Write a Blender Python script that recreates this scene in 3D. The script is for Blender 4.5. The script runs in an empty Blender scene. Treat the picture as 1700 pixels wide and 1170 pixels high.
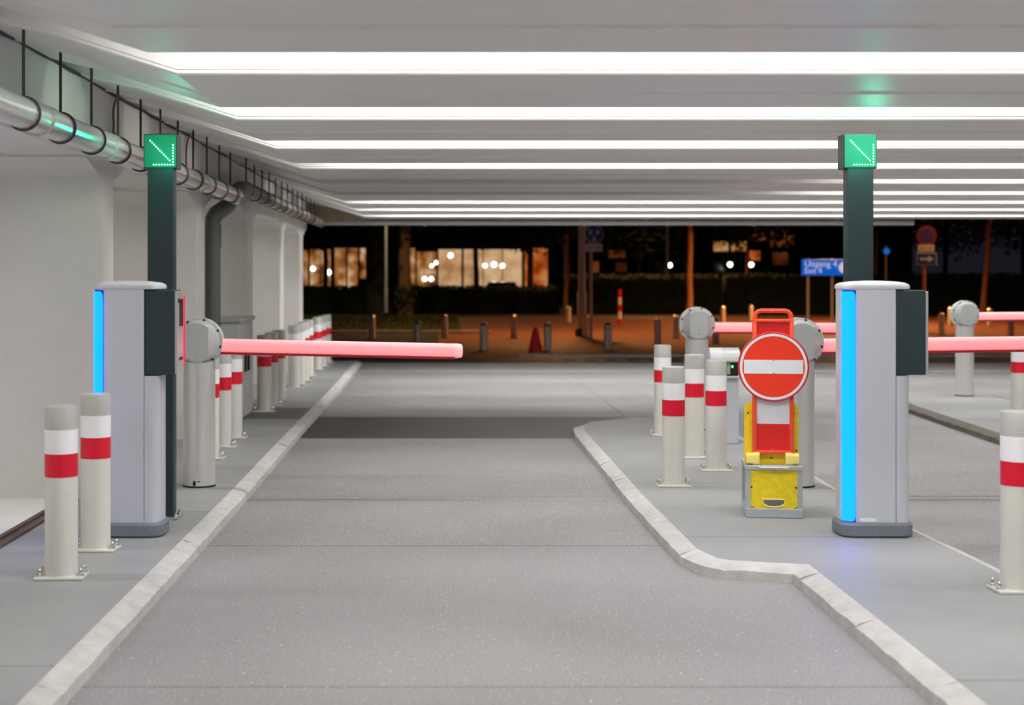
import bpy, bmesh, math, random
from mathutils import Vector, Matrix
random.seed(7)
PI = math.pi
S = bpy.context.scene
COL = S.collection
F, CX, CY, H = 2400.0, 740.0, 462.0, 1.5          # focal length in px, vanishing point, eye height over the islands

# ------------------------------------------------------------------ camera, world, lights, exposure
cam = bpy.data.cameras.new('camera')
cam_o = bpy.data.objects.new('camera', cam); COL.objects.link(cam_o)
cam_o.location = (0, 0, H); cam_o.rotation_euler = (PI/2, 0, 0)
cam.sensor_fit = 'HORIZONTAL'; cam.sensor_width = 36.0
cam.lens = F/1700*36.0
cam.shift_x = (850-CX)/1700; cam.shift_y = -(585-CY)/1700
cam.clip_end = 600
cam.dof.use_dof = True; cam.dof.focus_distance = 9.3; cam.dof.aperture_fstop = 2.0
S.camera = cam_o

S.view_settings.view_transform = 'Standard'; S.view_settings.look = 'None'
S.view_settings.gamma = 1.0; S.view_settings.use_curve_mapping = False
S.view_settings.exposure = 0.0

w = bpy.data.worlds.new('night_sky'); S.world = w; w.use_nodes = True
w.node_tree.nodes['Background'].inputs[0].default_value = (0.008, 0.009, 0.013, 1)
w.node_tree.nodes['Background'].inputs[1].default_value = 1.0

PERIOD, GAP0, GAPW = 2.05, 6.41, 0.68               # ceiling beams: first visible recess starts at GAP0
CEIL, RECESS = 2.5, 0.42
def area_light(x0, x1, y, z, power, color=(1, .985, .97), wdt=.16):
    l = bpy.data.lights.new('recess_tube', 'AREA'); l.shape = 'RECTANGLE'
    l.size = x1-x0; l.size_y = wdt; l.energy = power*(x1-x0); l.color = color
    o = bpy.data.objects.new('recess_tube', l); COL.objects.link(o)
    o.location = ((x0+x1)/2, y, z)
    return o
LIGHT_SPANS = {}
for k in range(-5, 9):
    y = GAP0+PERIOD*k+.17
    if k in (4, 5): spans = [(4.3, 11, 1.0)]
    elif k >= 6: spans = [(-1.1, 4.0, 1.5), (4.0, 11, 1.1)]
    elif k == 3: spans = [(-1.1, 3.6, 1.0), (3.6, 11, .7)]
    else: spans = [(-1.4, 3.0, 1.0), (3.0, 10, .6)]
    LIGHT_SPANS[k] = spans
    for x0, x1, p in spans:
        area_light(x0, x1, y, CEIL+RECESS-.07, 13.0*p)

BAYS = [(3.2, -4.2), (7.2, -4.2), (11.8, -4.4), (15.5, -4.4), (18.9, -4.4), (21.9, -4.4)]
for by, bxx in BAYS:                                    # lamps under the side bays behind the piers
    l = area_light(bxx-.9, bxx+.9, by, 2.40, 21.0 if by < 9 else 13.0)
def point_light(name, loc, power, color, r=.15):
    l = bpy.data.lights.new(name, 'POINT'); l.energy = power; l.color = color; l.shadow_soft_size = r
    o = bpy.data.objects.new(name, l); COL.objects.link(o); o.location = loc
    return o
SODIUM = (1, .46, .14)

# ------------------------------------------------------------------ helpers
def gp(x, y, z=0.0):
    "ground point (at height z) that the photograph shows at pixel x, y"
    Y = (H-z)*F/(y-CY)
    return Vector(((x-CX)*Y/F, Y, z))
def at(x, y, Y): return Vector(((x-CX)*Y/F, Y, H-(y-CY)*Y/F))

def lin(r, g, b):
    f = lambda c: (c/255/12.92) if c/255 <= .04045 else ((c/255+.055)/1.055)**2.4
    return (f(r), f(g), f(b), 1)

MATS = {}
def mat(name, col, rough=.5, metal=0, noise=0, nscale=8, bump=0, bscale=60, emit=None, estr=0, spec=.5, col2=None, stretch=None, trans=0, alpha=1, coat=0):
    m = bpy.data.materials.new(name); m.use_nodes = True
    nt = m.node_tree; b = nt.nodes['Principled BSDF']
    b.inputs['Base Color'].default_value = col
    b.inputs['Roughness'].default_value = rough; b.inputs['Metallic'].default_value = metal
    b.inputs['Specular IOR Level'].default_value = spec
    b.inputs['Coat Weight'].default_value = coat
    if trans: b.inputs['Transmission Weight'].default_value = trans
    if emit is not None:
        b.inputs['Emission Color'].default_value = emit; b.inputs['Emission Strength'].default_value = estr
    tc = nt.nodes.new('ShaderNodeTexCoord'); vec = tc.outputs['Object']
    if stretch:
        mp = nt.nodes.new('ShaderNodeMapping'); mp.inputs['Scale'].default_value = stretch
        nt.links.new(vec, mp.inputs[0]); vec = mp.outputs[0]
    if noise:
        n = nt.nodes.new('ShaderNodeTexNoise'); n.inputs['Scale'].default_value = nscale; n.inputs['Detail'].default_value = 6
        n.inputs['Roughness'].default_value = .65
        nt.links.new(vec, n.inputs['Vector'])
        r = nt.nodes.new('ShaderNodeValToRGB')
        c2 = col2 or tuple(c*(1-noise) for c in col[:3])+(1,)
        r.color_ramp.elements[0].color = c2; r.color_ramp.elements[1].color = col
        r.color_ramp.elements[0].position = .32; r.color_ramp.elements[1].position = .66
        nt.links.new(n.outputs['Fac'], r.inputs[0]); nt.links.new(r.outputs[0], b.inputs['Base Color'])
    if bump:
        n2 = nt.nodes.new('ShaderNodeTexNoise'); n2.inputs['Scale'].default_value = bscale; n2.inputs['Detail'].default_value = 4
        nt.links.new(vec, n2.inputs['Vector'])
        bp = nt.nodes.new('ShaderNodeBump'); bp.inputs['Strength'].default_value = bump; bp.inputs['Distance'].default_value = .01
        nt.links.new(n2.outputs['Fac'], bp.inputs['Height']); nt.links.new(bp.outputs[0], b.inputs['Normal'])
    MATS[name] = m
    return m

def speckle(name, base, dark, light, rough=.6, fade=None):
    "asphalt: fine light and dark grit over broad soft patches"
    m = bpy.data.materials.new(name); m.use_nodes = True
    nt = m.node_tree; b = nt.nodes['Principled BSDF']; b.inputs['Roughness'].default_value = rough
    tc = nt.nodes.new('ShaderNodeTexCoord')
    def noise(sc, det):
        n = nt.nodes.new('ShaderNodeTexNoise'); n.inputs['Scale'].default_value = sc; n.inputs['Detail'].default_value = det
        nt.links.new(tc.outputs['Object'], n.inputs['Vector']); return n
    def mix(fac, a, c):
        x = nt.nodes.new('ShaderNodeMix'); x.data_type = 'RGBA'
        nt.links.new(fac, x.inputs['Factor'])
        for s, v in ((6, a), (7, c)):
            if isinstance(v, tuple): x.inputs[s].default_value = v
            else: nt.links.new(v, x.inputs[s])
        return x.outputs[2]
    def ramp(src, p0, p1):
        r = nt.nodes.new('ShaderNodeMapRange'); r.inputs[1].default_value = p0; r.inputs[2].default_value = p1
        nt.links.new(src, r.inputs[0]); return r.outputs[0]
    grit = noise(170, 2); patch = noise(.9, 5); spots = noise(60, 1)
    c = mix(ramp(patch.outputs[0], .35, .7), base, tuple(x*.80 for x in base[:3])+(1,))
    c = mix(ramp(grit.outputs[0], .48, .72), c, light)
    c = mix(ramp(grit.outputs[0], .46, .28), c, dark)
    c = mix(ramp(spots.outputs[0], .70, .76), c, tuple(min(1, x*1.5) for x in light[:3])+(1,))
    if fade:                                  # darkening of the asphalt that thins out sideways
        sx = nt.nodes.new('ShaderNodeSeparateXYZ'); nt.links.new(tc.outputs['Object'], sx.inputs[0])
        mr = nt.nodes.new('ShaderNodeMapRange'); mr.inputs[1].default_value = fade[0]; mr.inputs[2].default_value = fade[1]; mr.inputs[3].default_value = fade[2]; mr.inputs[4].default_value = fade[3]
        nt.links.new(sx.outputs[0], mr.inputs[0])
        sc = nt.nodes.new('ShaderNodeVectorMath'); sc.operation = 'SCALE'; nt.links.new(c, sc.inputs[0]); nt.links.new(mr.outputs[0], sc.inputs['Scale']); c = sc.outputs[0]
    nt.links.new(c, b.inputs['Base Color'])
    bp = nt.nodes.new('ShaderNodeBump'); bp.inputs['Strength'].default_value = .35; bp.inputs['Distance'].default_value = .004
    nt.links.new(grit.outputs[0], bp.inputs['Height']); nt.links.new(bp.outputs[0], b.inputs['Normal'])
    MATS[name] = m; return m

def bx(bm, x0, x1, y0, y1, z0, z1, bev=0, seg=2):
    vs = [bm.verts.new((x, y, z)) for z in (z0, z1) for y in (y0, y1) for x in (x0, x1)]
    fs = [bm.faces.new([vs[i] for i in q]) for q in ((0,2,3,1),(4,5,7,6),(0,1,5,4),(1,3,7,5),(3,2,6,7),(2,0,4,6))]
    if bev:
        es = list({e for f in fs for e in f.edges})
        bmesh.ops.bevel(bm, geom=es, offset=bev, segments=seg, affect='EDGES', profile=.5)
    return fs
def frame_axes(d):
    d = d.normalized(); a = Vector((0, 0, 1)) if abs(d.z) < .9 else Vector((1, 0, 0))
    u = d.cross(a).normalized(); return u, d.cross(u).normalized()
def tube(bm, pts, r, n=12, cap=True, closed=False):
    pts = [Vector(p) for p in pts]; rs = r if isinstance(r, (list, tuple)) else [r]*len(pts)
    rings = []; m = len(pts); u = None
    for i, p in enumerate(pts):
        if closed: d = pts[(i+1) % m]-pts[i-1]
        else: d = pts[min(i+1, m-1)]-pts[max(i-1, 0)]
        d.normalize()
        if u is None: u, v = frame_axes(d)
        else:
            u = (u-d*u.dot(d)).normalized(); v = d.cross(u).normalized()
        rings.append([bm.verts.new(p+rs[i]*(math.cos(2*PI*j/n)*u+math.sin(2*PI*j/n)*v)) for j in range(n)])
    for i in range(m if closed else m-1):
        a, b = rings[i], rings[(i+1) % m]
        for j in range(n): bm.faces.new((a[j], a[(j+1) % n], b[(j+1) % n], b[j]))
    if cap and not closed:
        bm.faces.new(rings[0][::-1]); bm.faces.new(rings[-1])
def lathe(bm, prof, n=32, c=(0, 0, 0), axis='z'):
    "prof: list of (radius, height); r=0 ends in a point"
    c = Vector(c); rings = []
    def pos(r, h, a):
        if axis == 'z': return c+Vector((r*math.cos(a), r*math.sin(a), h))
        if axis == 'y': return c+Vector((r*math.cos(a), h, r*math.sin(a)))
        return c+Vector((h, r*math.cos(a), r*math.sin(a)))
    for r, h in prof:
        if r < 1e-6: rings.append([bm.verts.new(pos(0, h, 0))])
        else: rings.append([bm.verts.new(pos(r, h, 2*PI*j/n)) for j in range(n)])
    for a, b in zip(rings, rings[1:]):
        for j in range(n):
            k = (j+1) % n
            if len(a) == 1 and len(b) == 1: continue
            if len(a) == 1: bm.faces.new((a[0], b[k], b[j]))
            elif len(b) == 1: bm.faces.new((a[j], a[k], b[0]))
            else: bm.faces.new((a[j], a[k], b[k], b[j]))
def loft(bm, rings, cap=True):
    rr = [[bm.verts.new(p) for p in r] for r in rings]; n = len(rr[0])
    for a, b in zip(rr, rr[1:]):
        for j in range(n): bm.faces.new((a[j], a[(j+1) % n], b[(j+1) % n], b[j]))
    if cap: bm.faces.new(rr[0][::-1]); bm.faces.new(rr[-1])
def prism_y(bm, poly, y0, y1): loft(bm, [[(x, y0, z) for x, z in poly], [(x, y1, z) for x, z in poly]])
def prism_z(bm, poly, z0, z1): loft(bm, [[(x, y, z0) for x, y in poly], [(x, y, z1) for x, y in poly]])
def prism_x(bm, poly, x0, x1): loft(bm, [[(x0, y, z) for y, z in poly], [(x1, y, z) for y, z in poly]])
def rrect(x0, x1, y0, y1, r, n=6):
    "rounded rectangle, r = radius or (x0y0, x1y0, x1y1, x0y1)"
    rs = r if isinstance(r, tuple) else (r,)*4; out = []
    for (cx, cy, sx, sy, a0), q in zip(((x0, y0, 1, 1, PI), (x1, y0, -1, 1, 1.5*PI), (x1, y1, -1, -1, 0), (x0, y1, 1, -1, .5*PI)), rs):
        if q <= 1e-5: out.append((cx, cy)); continue
        for i in range(n+1):
            a = a0+.5*PI*i/n
            out.append((cx+sx*q+q*math.cos(a), cy+sy*q+q*math.sin(a)))
    return out
def circle(cx, cz, r, n=32): return [(cx+r*math.cos(2*PI*i/n), cz+r*math.sin(2*PI*i/n)) for i in range(n)]

def obj(name, bm, m, parent=None, smooth=True, angle=35):
    bmesh.ops.recalc_face_normals(bm, faces=bm.faces)
    me = bpy.data.meshes.new(name); bm.to_mesh(me); bm.free()
    if smooth:
        me.polygons.foreach_set('use_smooth', [True]*len(me.polygons))
        try: me.set_sharp_from_angle(angle=math.radians(angle))
        except Exception: pass
    me.materials.append(MATS[m] if isinstance(m, str) else m)
    o = bpy.data.objects.new(name, me); COL.objects.link(o)
    if parent is not None: o.parent = parent
    return o
def tag(o, label, cat, group=None, kind=None):
    o['label'] = label; o['category'] = cat
    if group: o['group'] = group
    if kind: o['kind'] = kind
    return o
def thing(name, label, cat, loc=(0, 0, 0), rz=0, group=None, kind=None):
    o = bpy.data.objects.new(name, None); COL.objects.link(o)
    o.location = loc; o.rotation_euler = (0, 0, rz); o.empty_display_size = .1
    return tag(o, label, cat, group, kind)
def copy_tree(o, parent=None):
    c = o.copy(); COL.objects.link(c); c.parent = parent
    for ch in list(o.children): copy_tree(ch, c)
    return c
B = bmesh.new

# ------------------------------------------------------------------ materials
mat('white_paint', lin(222, 220, 215), .38, noise=.06, nscale=3, spec=.5)
mat('ceiling_paint', lin(226, 224, 220), .42, noise=.05, nscale=2, stretch=(.15, 1, 1), spec=.5)
mat('pier_concrete', lin(216, 213, 208), .6, noise=.10, nscale=1.3, bump=.15, bscale=40)
mat('pale_floor', lin(232, 230, 224), .6, noise=.08, nscale=3)
mat('island_concrete', lin(150, 152, 152), .55, noise=.13, nscale=1.2, bump=.12, bscale=120)
mat('kerb_stone', lin(196, 193, 190), .75, noise=.22, nscale=9, bump=.5, bscale=55)
speckle('asphalt', lin(140, 138, 139), lin(94, 92, 92), lin(176, 174, 174), .58)
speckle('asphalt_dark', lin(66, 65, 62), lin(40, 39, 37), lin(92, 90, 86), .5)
speckle('asphalt_dark_fade', lin(140, 138, 139), lin(94, 92, 92), lin(176, 174, 174), .52, fade=(-.4, 2.0, .13, .42))
speckle('asphalt_mid', lin(100, 98, 95), lin(68, 66, 64), lin(128, 125, 121), .55)
speckle('apron', lin(158, 156, 152), lin(125, 122, 120), lin(180, 178, 174), .5)
mat('dark_seam', lin(40, 38, 36), .8)
mat('bollard_paint', lin(214, 211, 203), .42, noise=.07, nscale=5, spec=.5)
mat('bollard_grey', lin(178, 178, 172), .5)
mat('reflective_white', lin(236, 236, 238), .35)
mat('reflective_red', lin(222, 4, 44), .4, noise=.12, nscale=14)
mat('galvanised', lin(188, 192, 194), .38, metal=.85, noise=.2, nscale=30)
mat('galv_paint', lin(180, 186, 188), .5, metal=.2, noise=.15, nscale=25)
mat('bolt_steel', lin(215, 212, 205), .25, metal=1)
mat('brushed_aluminium', lin(214, 212, 209), .3, metal=.45, noise=.08, nscale=14, stretch=(1, 1, .04))
mat('head_grey', lin(178, 180, 180), .42, metal=.25)
mat('head_rim', lin(206, 206, 204), .35, metal=.35)
mat('dark_bolt', lin(48, 36, 36), .5, metal=.5)
mat('machine_grey', lin(196, 198, 206), .35, metal=.15)
mat('machine_cap', lin(190, 191, 194), .45)
mat('machine_plinth', lin(112, 118, 128), .55, noise=.15, nscale=60)
mat('dark_teal', lin(34, 52, 57), .45, noise=.1, nscale=40)
mat('panel_metal', lin(202, 196, 198), .3, metal=.5)
mat('black_plastic', lin(16, 17, 20), .4)
mat('blue_light', lin(0, 60, 140), .3, emit=(0.0, .080, 1.0, 1), estr=7.0)
mat('blue_frame', lin(10, 25, 150), .3)
mat('red_light', lin(190, 30, 50), .3, emit=(1.0, .03, .10, 1), estr=.55)
mat('led_green', lin(20, 220, 180), .3, emit=(.25, 1.0, .72, 1), estr=9)
mat('led_panel', lin(6, 120, 88), .6)
mat('led_case', lin(18, 42, 42), .4)
mat('boom_red', lin(250, 185, 188), .3, emit=(1.0, .12, .16, 1), estr=.50)
mat('boom_edge', lin(150, 4, 22), .4, emit=(1.0, .0, .03, 1), estr=.06)
mat('boom_tip', lin(250, 190, 195), .15, emit=(1.0, .35, .38, 1), estr=.35)
mat('orange_plastic', lin(252, 82, 48), .4, noise=.06, nscale=20)
mat('sign_red', lin(228, 30, 22), .4, noise=.14, nscale=60)
mat('sign_field_red', lin(242, 54, 16), .4, noise=.10, nscale=60)
mat('sign_rim_red', lin(208, 18, 44), .4)
mat('sign_white', lin(226, 228, 228), .45, noise=.03, nscale=50)
mat('yellow_plastic', lin(246, 220, 24), .5, noise=.22, nscale=22, col2=lin(226, 196, 12))
mat('pale_yellow', lin(248, 226, 120), .45)
mat('pipe_metal', lin(226, 228, 226), .2, metal=.65, noise=.06, nscale=6)
mat('pipe_grey', lin(92, 94, 92), .35)
mat('steel_dark', lin(62, 54, 50), .5, metal=.4)
mat('cable_dark', lin(60, 54, 44), .7)
mat('cable_tan', lin(120, 108, 76), .7)
mat('cabinet_grey', lin(190, 192, 190), .5, noise=.06, nscale=6)
mat('cabinet_lid', lin(168, 170, 164), .5)
mat('rust_iron', lin(112, 92, 82), .6, metal=.4, noise=.4, nscale=20)
mat('sensor_green', lin(60, 230, 60), .3, emit=(.1, 1, .1, 1), estr=4)

# ------------------------------------------------------------------ floor, islands, kerbs
def clip_poly(poly, y0, y1):
    def half(p, keep, yv):
        out = []
        for i in range(len(p)):
            a, b = p[i-1], p[i]; ka, kb = keep(a), keep(b)
            if ka != kb:
                t = (yv-a[1])/(b[1]-a[1]); out.append((a[0]+t*(b[0]-a[0]), yv))
            if kb: out.append(b)
        return out
    p = half(poly, lambda q: q[1] >= y0, y0)
    return half(p, lambda q: q[1] <= y1, y1) if p else p
def resample(path, step):
    out = [Vector(path[0])]
    for a, b in zip(path, path[1:]):
        a, b = Vector(a), Vector(b); n = max(1, round((b-a).length/step))
        out += [a.lerp(b, (i+1)/n) for i in range(n)]
    return out
def inward(pts, d):
    out = []
    for i, p in enumerate(pts):
        a = (pts[i]-pts[i-1]).normalized() if i else (pts[1]-pts[0]).normalized()
        b = (pts[i+1]-pts[i]).normalized() if i < len(pts)-1 else a
        na, nb = Vector((a.y, -a.x)), Vector((b.y, -b.x)); n = (na+nb).normalized()
        out.append(p+n*d/max(.5, n.dot(na)))
    return out
ROAD = -.08
fl = thing('floor', 'grey asphalt carriageway between the kerbed islands', 'floor', kind='structure')
bounds = [-4, 2.0, 5.6, 8.55, 10.5, 12.4, 14.3, 16.5, 19.2, 21.8, 24.45]
for y0, y1 in zip(bounds, bounds[1:]):
    cols = [(-1.75, 2.05), (2.05, 6.2), (6.2, 13)]
    for i, (x0, x1) in enumerate(cols):
        m = 'asphalt'
        if y0 == 14.3: m = ('asphalt_dark_fade', 'asphalt', 'asphalt')[i]
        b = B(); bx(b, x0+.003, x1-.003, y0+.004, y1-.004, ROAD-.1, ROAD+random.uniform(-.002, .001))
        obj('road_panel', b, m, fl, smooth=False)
b = B(); bx(b, -6, 13, -4, 24.45, ROAD-.3, ROAD-.02); obj('sub_base', b, 'dark_seam', fl, smooth=False)
b = B(); bx(b, -1.75, 13, 24.46, 26.9, ROAD-.1, ROAD+.012, .01); obj('road_apron', b, 'apron', fl, smooth=False)

def island(name, label, outer, slab_cuts, special=None, kerb='kerb_stone'):
    root = thing(name, label, 'traffic island', kind='structure')
    pts = resample(outer, .14)
    inn = inward(pts, .105)
    i = 0; n = len(pts)
    while i < n-1:
        j = min(i+7, n-1)
        if n-1-j < 3: j = n-1
        seg = list(range(i, j+1)); b = B(); rings = []
        tone = random.uniform(-.003, .003)
        for q in seg:
            p, c = pts[q], inn[q]; dirn = (pts[min(q+1, n-1)]-pts[max(q-1, 0)]).normalized()
            e = .003 if q == seg[0] else (-.003 if q == seg[-1] else 0)
            p = p+dirn*e; c = c+dirn*e
            j1, j2 = random.uniform(-.007, .007), random.uniform(-.005, .005)
            L = lambda t: p.lerp(c, t)
            o0, o1, o2, o3 = L(0), L(.04+j1), L(.30+j1*2), L(1)
            rings.append([(o0.x, o0.y, ROAD-.09), (o1.x, o1.y, -.032+j2), (o2.x, o2.y, -.019+j2+tone),
                          (L(.8).x, L(.8).y, -.003+tone), (o3.x, o3.y, .001), (o3.x, o3.y, ROAD-.09)])
        loft(b, rings); obj('kerbstone', b, kerb, root, angle=25)
        i = j
    poly = [(v.x, v.y) for v in inn]
    for k, (y0, y1) in enumerate(zip(slab_cuts, slab_cuts[1:])):
        p = clip_poly(poly, y0+.004, y1-.004)
        if len(p) < 3: continue
        b = B(); prism_z(b, p, ROAD-.05, 0.0+random.uniform(-.0015, .0))
        obj('concrete_slab', b, (special or {}).get(k, 'island_concrete'), root, smooth=False)
    b = B(); prism_z(b, poly, ROAD-.06, -.012); obj('slab_bed', b, 'dark_seam', root, smooth=False)
    return root
mat('kerb_shaded', lin(112, 106, 97), .8, noise=.3, nscale=9, bump=.5, bscale=55)  # darker stone: shade on the kerb face put into the colour
mat('end_concrete', lin(150, 136, 112), .7, noise=.3, nscale=6)
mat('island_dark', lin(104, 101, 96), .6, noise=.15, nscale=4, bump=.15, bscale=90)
island('traffic_island', 'long grey concrete walkway with kerb along the left piers',
       [(-4.9, 26.4), (-1.62, 26.4), (-1.52, 26.2), (-1.50, 24.0), (-1.46, 20), (-1.44, 14), (-1.41, 10), (-1.41, 7), (-1.40, 2.4), (-4.9, 2.4)],
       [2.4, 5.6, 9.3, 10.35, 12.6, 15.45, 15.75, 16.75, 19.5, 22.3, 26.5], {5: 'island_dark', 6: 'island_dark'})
island('traffic_island', 'grey kerbed island carrying the round no entry sign',
       [(1.80, 2.4), (1.80, 7.50), (1.46, 7.60), (1.36, 7.70), (1.29, 8.0), (1.26, 9.9), (1.265, 14.2), (1.30, 14.75), (1.5, 15.25), (1.9, 15.6),
        (2.75, 15.6), (2.85, 15.4), (2.86, 9), (2.92, 7.6), (2.95, 2.4)],
       [2.4, 5.4, 8.4, 10.6, 12.6, 14.35, 15.7])
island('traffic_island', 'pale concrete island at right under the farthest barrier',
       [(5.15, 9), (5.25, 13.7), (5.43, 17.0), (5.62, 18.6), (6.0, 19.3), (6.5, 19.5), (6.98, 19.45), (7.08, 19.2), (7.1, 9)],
       [9, 12, 14.6, 17, 19.6], kerb='kerb_shaded')

# ------------------------------------------------------------------ left wall: piers, edge beam
wl = thing('wall_left', 'row of white concrete cross piers carrying a long edge beam', 'wall', kind='structure')
PX = -2.33
for y0, y1 in ((9.78, 10.13), (13.5, 13.98), (16.95, 17.45), (20.3, 20.8), (23.0, 23.6)):
    prof = [(y0, -.05), (y1, -.05), (y1, 2.18), (y1+.34, 2.285), (y1+.34, 2.31), (y0-.42, 2.31), (y0-.42, 2.285), (y0, 2.18)]
    b = B(); prism_x(b, prof, -7.5, PX); obj('pier', b, 'pier_concrete', wl, smooth=False)
b = B(); bx(b, -2.85, PX+.004, -3, 24.2, 2.30, 2.795, .012); obj('edge_beam', b, 'pier_concrete', wl, smooth=False)
b = B(); bx(b, -7.5, -2.86, -3, 24.2, 2.46, 2.75); obj('bay_slab', b, 'pier_concrete', wl, smooth=False)
b = B(); bx(b, -7.6, -7.5, -3, 26, -.1, 2.75); obj('rear_wall', b, 'pier_concrete', wl, smooth=False)
b = B(); bx(b, -7.5, -2.56, 1.5, 9.78, -.05, .012); obj('side_floor', b, 'pale_floor', wl, smooth=False)
b = B(); bx(b, -7.5, -2.9, 10.2, 24.2, -.05, .012); obj('side_floor', b, 'pale_floor', wl, smooth=False)

# ceiling: cross beams with recesses between them; soffit rises towards the left wall
ce = thing('ceiling', 'white ribbed concrete deck with bright recesses between wide cross beams', 'ceiling', kind='structure')
KNOTS = [(-2.62, .36), (-1.95, .20), (-1.32, 0.0), (-1.28, 0.0), (13, 0.0)]
def beam(y0, y1):
    m = (y0+y1)/2
    prof = [(y0+.016, 0), (m-.030, 0), (m-.010, -.012), (m+.012, -.012), (m+.030, 0), (y1-.010, 0), (y1, .010), (y1, RECESS), (y0, RECESS), (y0, .026), (y0+.006, .022), (y0+.006, .008)]
    b = B(); loft(b, [[(x, y, CEIL+dz+p) for y, p in prof] for x, dz in KNOTS])
    obj('ceiling_beam', b, 'ceiling_paint', ce, smooth=False)
for k in range(-5, 9):
    g0 = GAP0+PERIOD*k
    beam(g0+GAPW, min(g0+PERIOD, 24.25) if k < 8 else 24.3)
    b = B(); loft(b, [[(x, y, CEIL+RECESS+dz+t) for y, t in ((g0-.02, .0), (g0+GAPW+.02, .0), (g0+GAPW+.02, .08), (g0-.02, .08))] for x, dz in KNOTS])
    obj('recess_slab', b, 'ceiling_paint', ce, smooth=False)
    for x0, x1, p in LIGHT_SPANS[k]:
        b = B(); bx(b, x0, x1, g0+.06, g0+.28, CEIL+RECESS-.055, CEIL+RECESS-.003, .012); obj('light_fitting', b, 'white_paint', ce, smooth=False)

for by, bxx in BAYS:
    b = B(); bx(b, bxx-.9, bxx+.9, by-.1, by+.1, 2.412, 2.458, .012); obj('light_fitting', b, 'white_paint', ce, smooth=False)

b = B(); loft(b, [[(x, y, z) for y, z in ((24.2, zb), (24.33, zb), (24.33, zt), (24.2, zt))] for x, zb, zt in ((-2.86, 2.30, 2.86), (-2.33, 2.42, 2.86), (-1.34, 2.47, 2.56))]); obj('end_beam', b, 'end_concrete', ce, smooth=False)

# gutter pipe along the deck's far edge
def run(pts): return [Vector(p) for p in pts]
g = thing('gutter_pipe', 'pale grey pipe running along the far edge of the deck', 'pipe', (0, 24.42, 2.445))
b = B(); tube(b, [(-2.15, 0, 0), (2, 0, 0), (7.9, 0, 0)], .052, 16); obj('pipe', b, 'galv_paint', g)
for x in (-.35, 2.35, 5.2):
    b = B(); tube(b, [(x-.03, 0, 0), (x+.03, 0, 0)], .062, 16); obj('sleeve', b, 'galv_paint', g)
for x in (-2.0, -.9, 1.0, 3.4, 6.6):
    b = B(); bx(b, x-.012, x+.012, -.16, .012, .04, .075); obj('bracket', b, 'galv_paint', g, smooth=False)

# drain pipe hung along the edge beam
PXX = -2.1
dp = thing('drain_pipe', 'shiny metal drain pipe hung on thin rods along the left edge beam', 'pipe', (PXX, 0, 2.32))
pr = .078
secs = [2.0, 5.4, 7.55, 9.0, 10.4, 12.4, 14.35]
for a, c in zip(secs, secs[1:]):
    b = B(); tube(b, [(0, a, 0), (0, (a+c)/2, 0), (0, c, 0)], pr, 24); obj('pipe_section', b, 'pipe_metal', dp)
    b = B(); tube(b, [(0, c-.09, 0), (0, c+.07, 0)], pr+.008, 24); obj('sleeve', b, 'pipe_metal', dp)
rod_y = [6.5+.69*i for i in range(12)]
def hanger(par, y, zc, r, ztop):
    b = B(); tube(b, [(0, y, r), (0, y, ztop)], .0085, 8); obj('hanger_rod', b, 'steel_dark', par)
    b = B(); tube(b, [((r+.006)*math.cos(2*PI*i/24), y, (r+.006)*math.sin(2*PI*i/24)) for i in range(24)], .006, 6, closed=True); obj('pipe_clamp', b, 'steel_dark', par)
for y in rod_y: hanger(dp, y, 0, pr, .445)

dq = thing('drain_pipe', 'dark grey plastic drain pipe with elbow and downpipe between the piers', 'pipe', (PXX, 0, 2.43))
b = B(); tube(b, [(0, 15.05, 0), (0, 17, 0)], .075, 24); obj('pipe_section', b, 'pipe_grey', dq)
b = B(); tube(b, [(0, 17, 0), (0, 24.35, 0)], .075, 24); obj('pipe_section', b, 'pipe_metal', dq)
b = B(); tube(b, [(0, 15.3, 0), (0, 15.05, 0), (-.01, 14.85, -.01), (-.03, 14.7, -.05), (-.06, 14.6, -.12), (-.09, 14.5, -.20), (-.13, 14.4, -.25), (-.17, 14.3, -.29), (-.20, 14.25, -.36), (-.20, 14.25, -.46)], .082, 20); obj('elbow', b, 'pipe_grey', dq)
b = B(); tube(b, [(0, 14.36, -.11), (-.02, 14.45, -.12), (-.06, 14.55, -.12)], .076, 20); obj('branch', b, 'pipe_grey', dq)
b = B(); tube(b, [(-.20, 14.25, -.44), (-.20, 14.25, -2.43)], .08, 24); obj('downpipe', b, 'pipe_grey', dq)
b = B(); tube(b, [(-.20, 14.25, -.62), (-.20, 14.25, -.40)], .09, 24); obj('sleeve', b, 'pipe_grey', dq)
for i in range(13): hanger(dq, 15.2+.66*i, 0, .075, .335)

def wiggle(p0, p1, n, a):
    return [Vector(p0).lerp(Vector(p1), i/n)+Vector((0, 0, random.uniform(-a, a))) for i in range(n+1)]
b = B(); tube(b, wiggle((-2.318, 2.5, 2.785), (-2.318, 24, 2.785), 60, .010), .011, 6)
tag(obj('cable', b, 'cable_dark'), 'dark cable run along the top edge of the left beam', 'cable')
def loop(Y, dy, zt, zb):
    b = B(); pts = [(-2.30, Y+dy*a, zt-(zt-zb)*c) for a, c in ((0, 0), (.3, -.04), (.6, .02), (.85, .18), (.96, .36), (1.0, .55), (.96, .75), (1.0, 1.0), (.85, .98))]
    tube(b, pts, .009, 6); return obj('cable', b, 'cable_tan')
tag(loop(10.35, -.35, 2.78, 2.50), 'short tan cable hanging on the beam left of the left green signal', 'cable')
tag(loop(13.2, -.40, 2.78, 2.42), 'short tan cable hanging on the beam right of the left green signal', 'cable')

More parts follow.
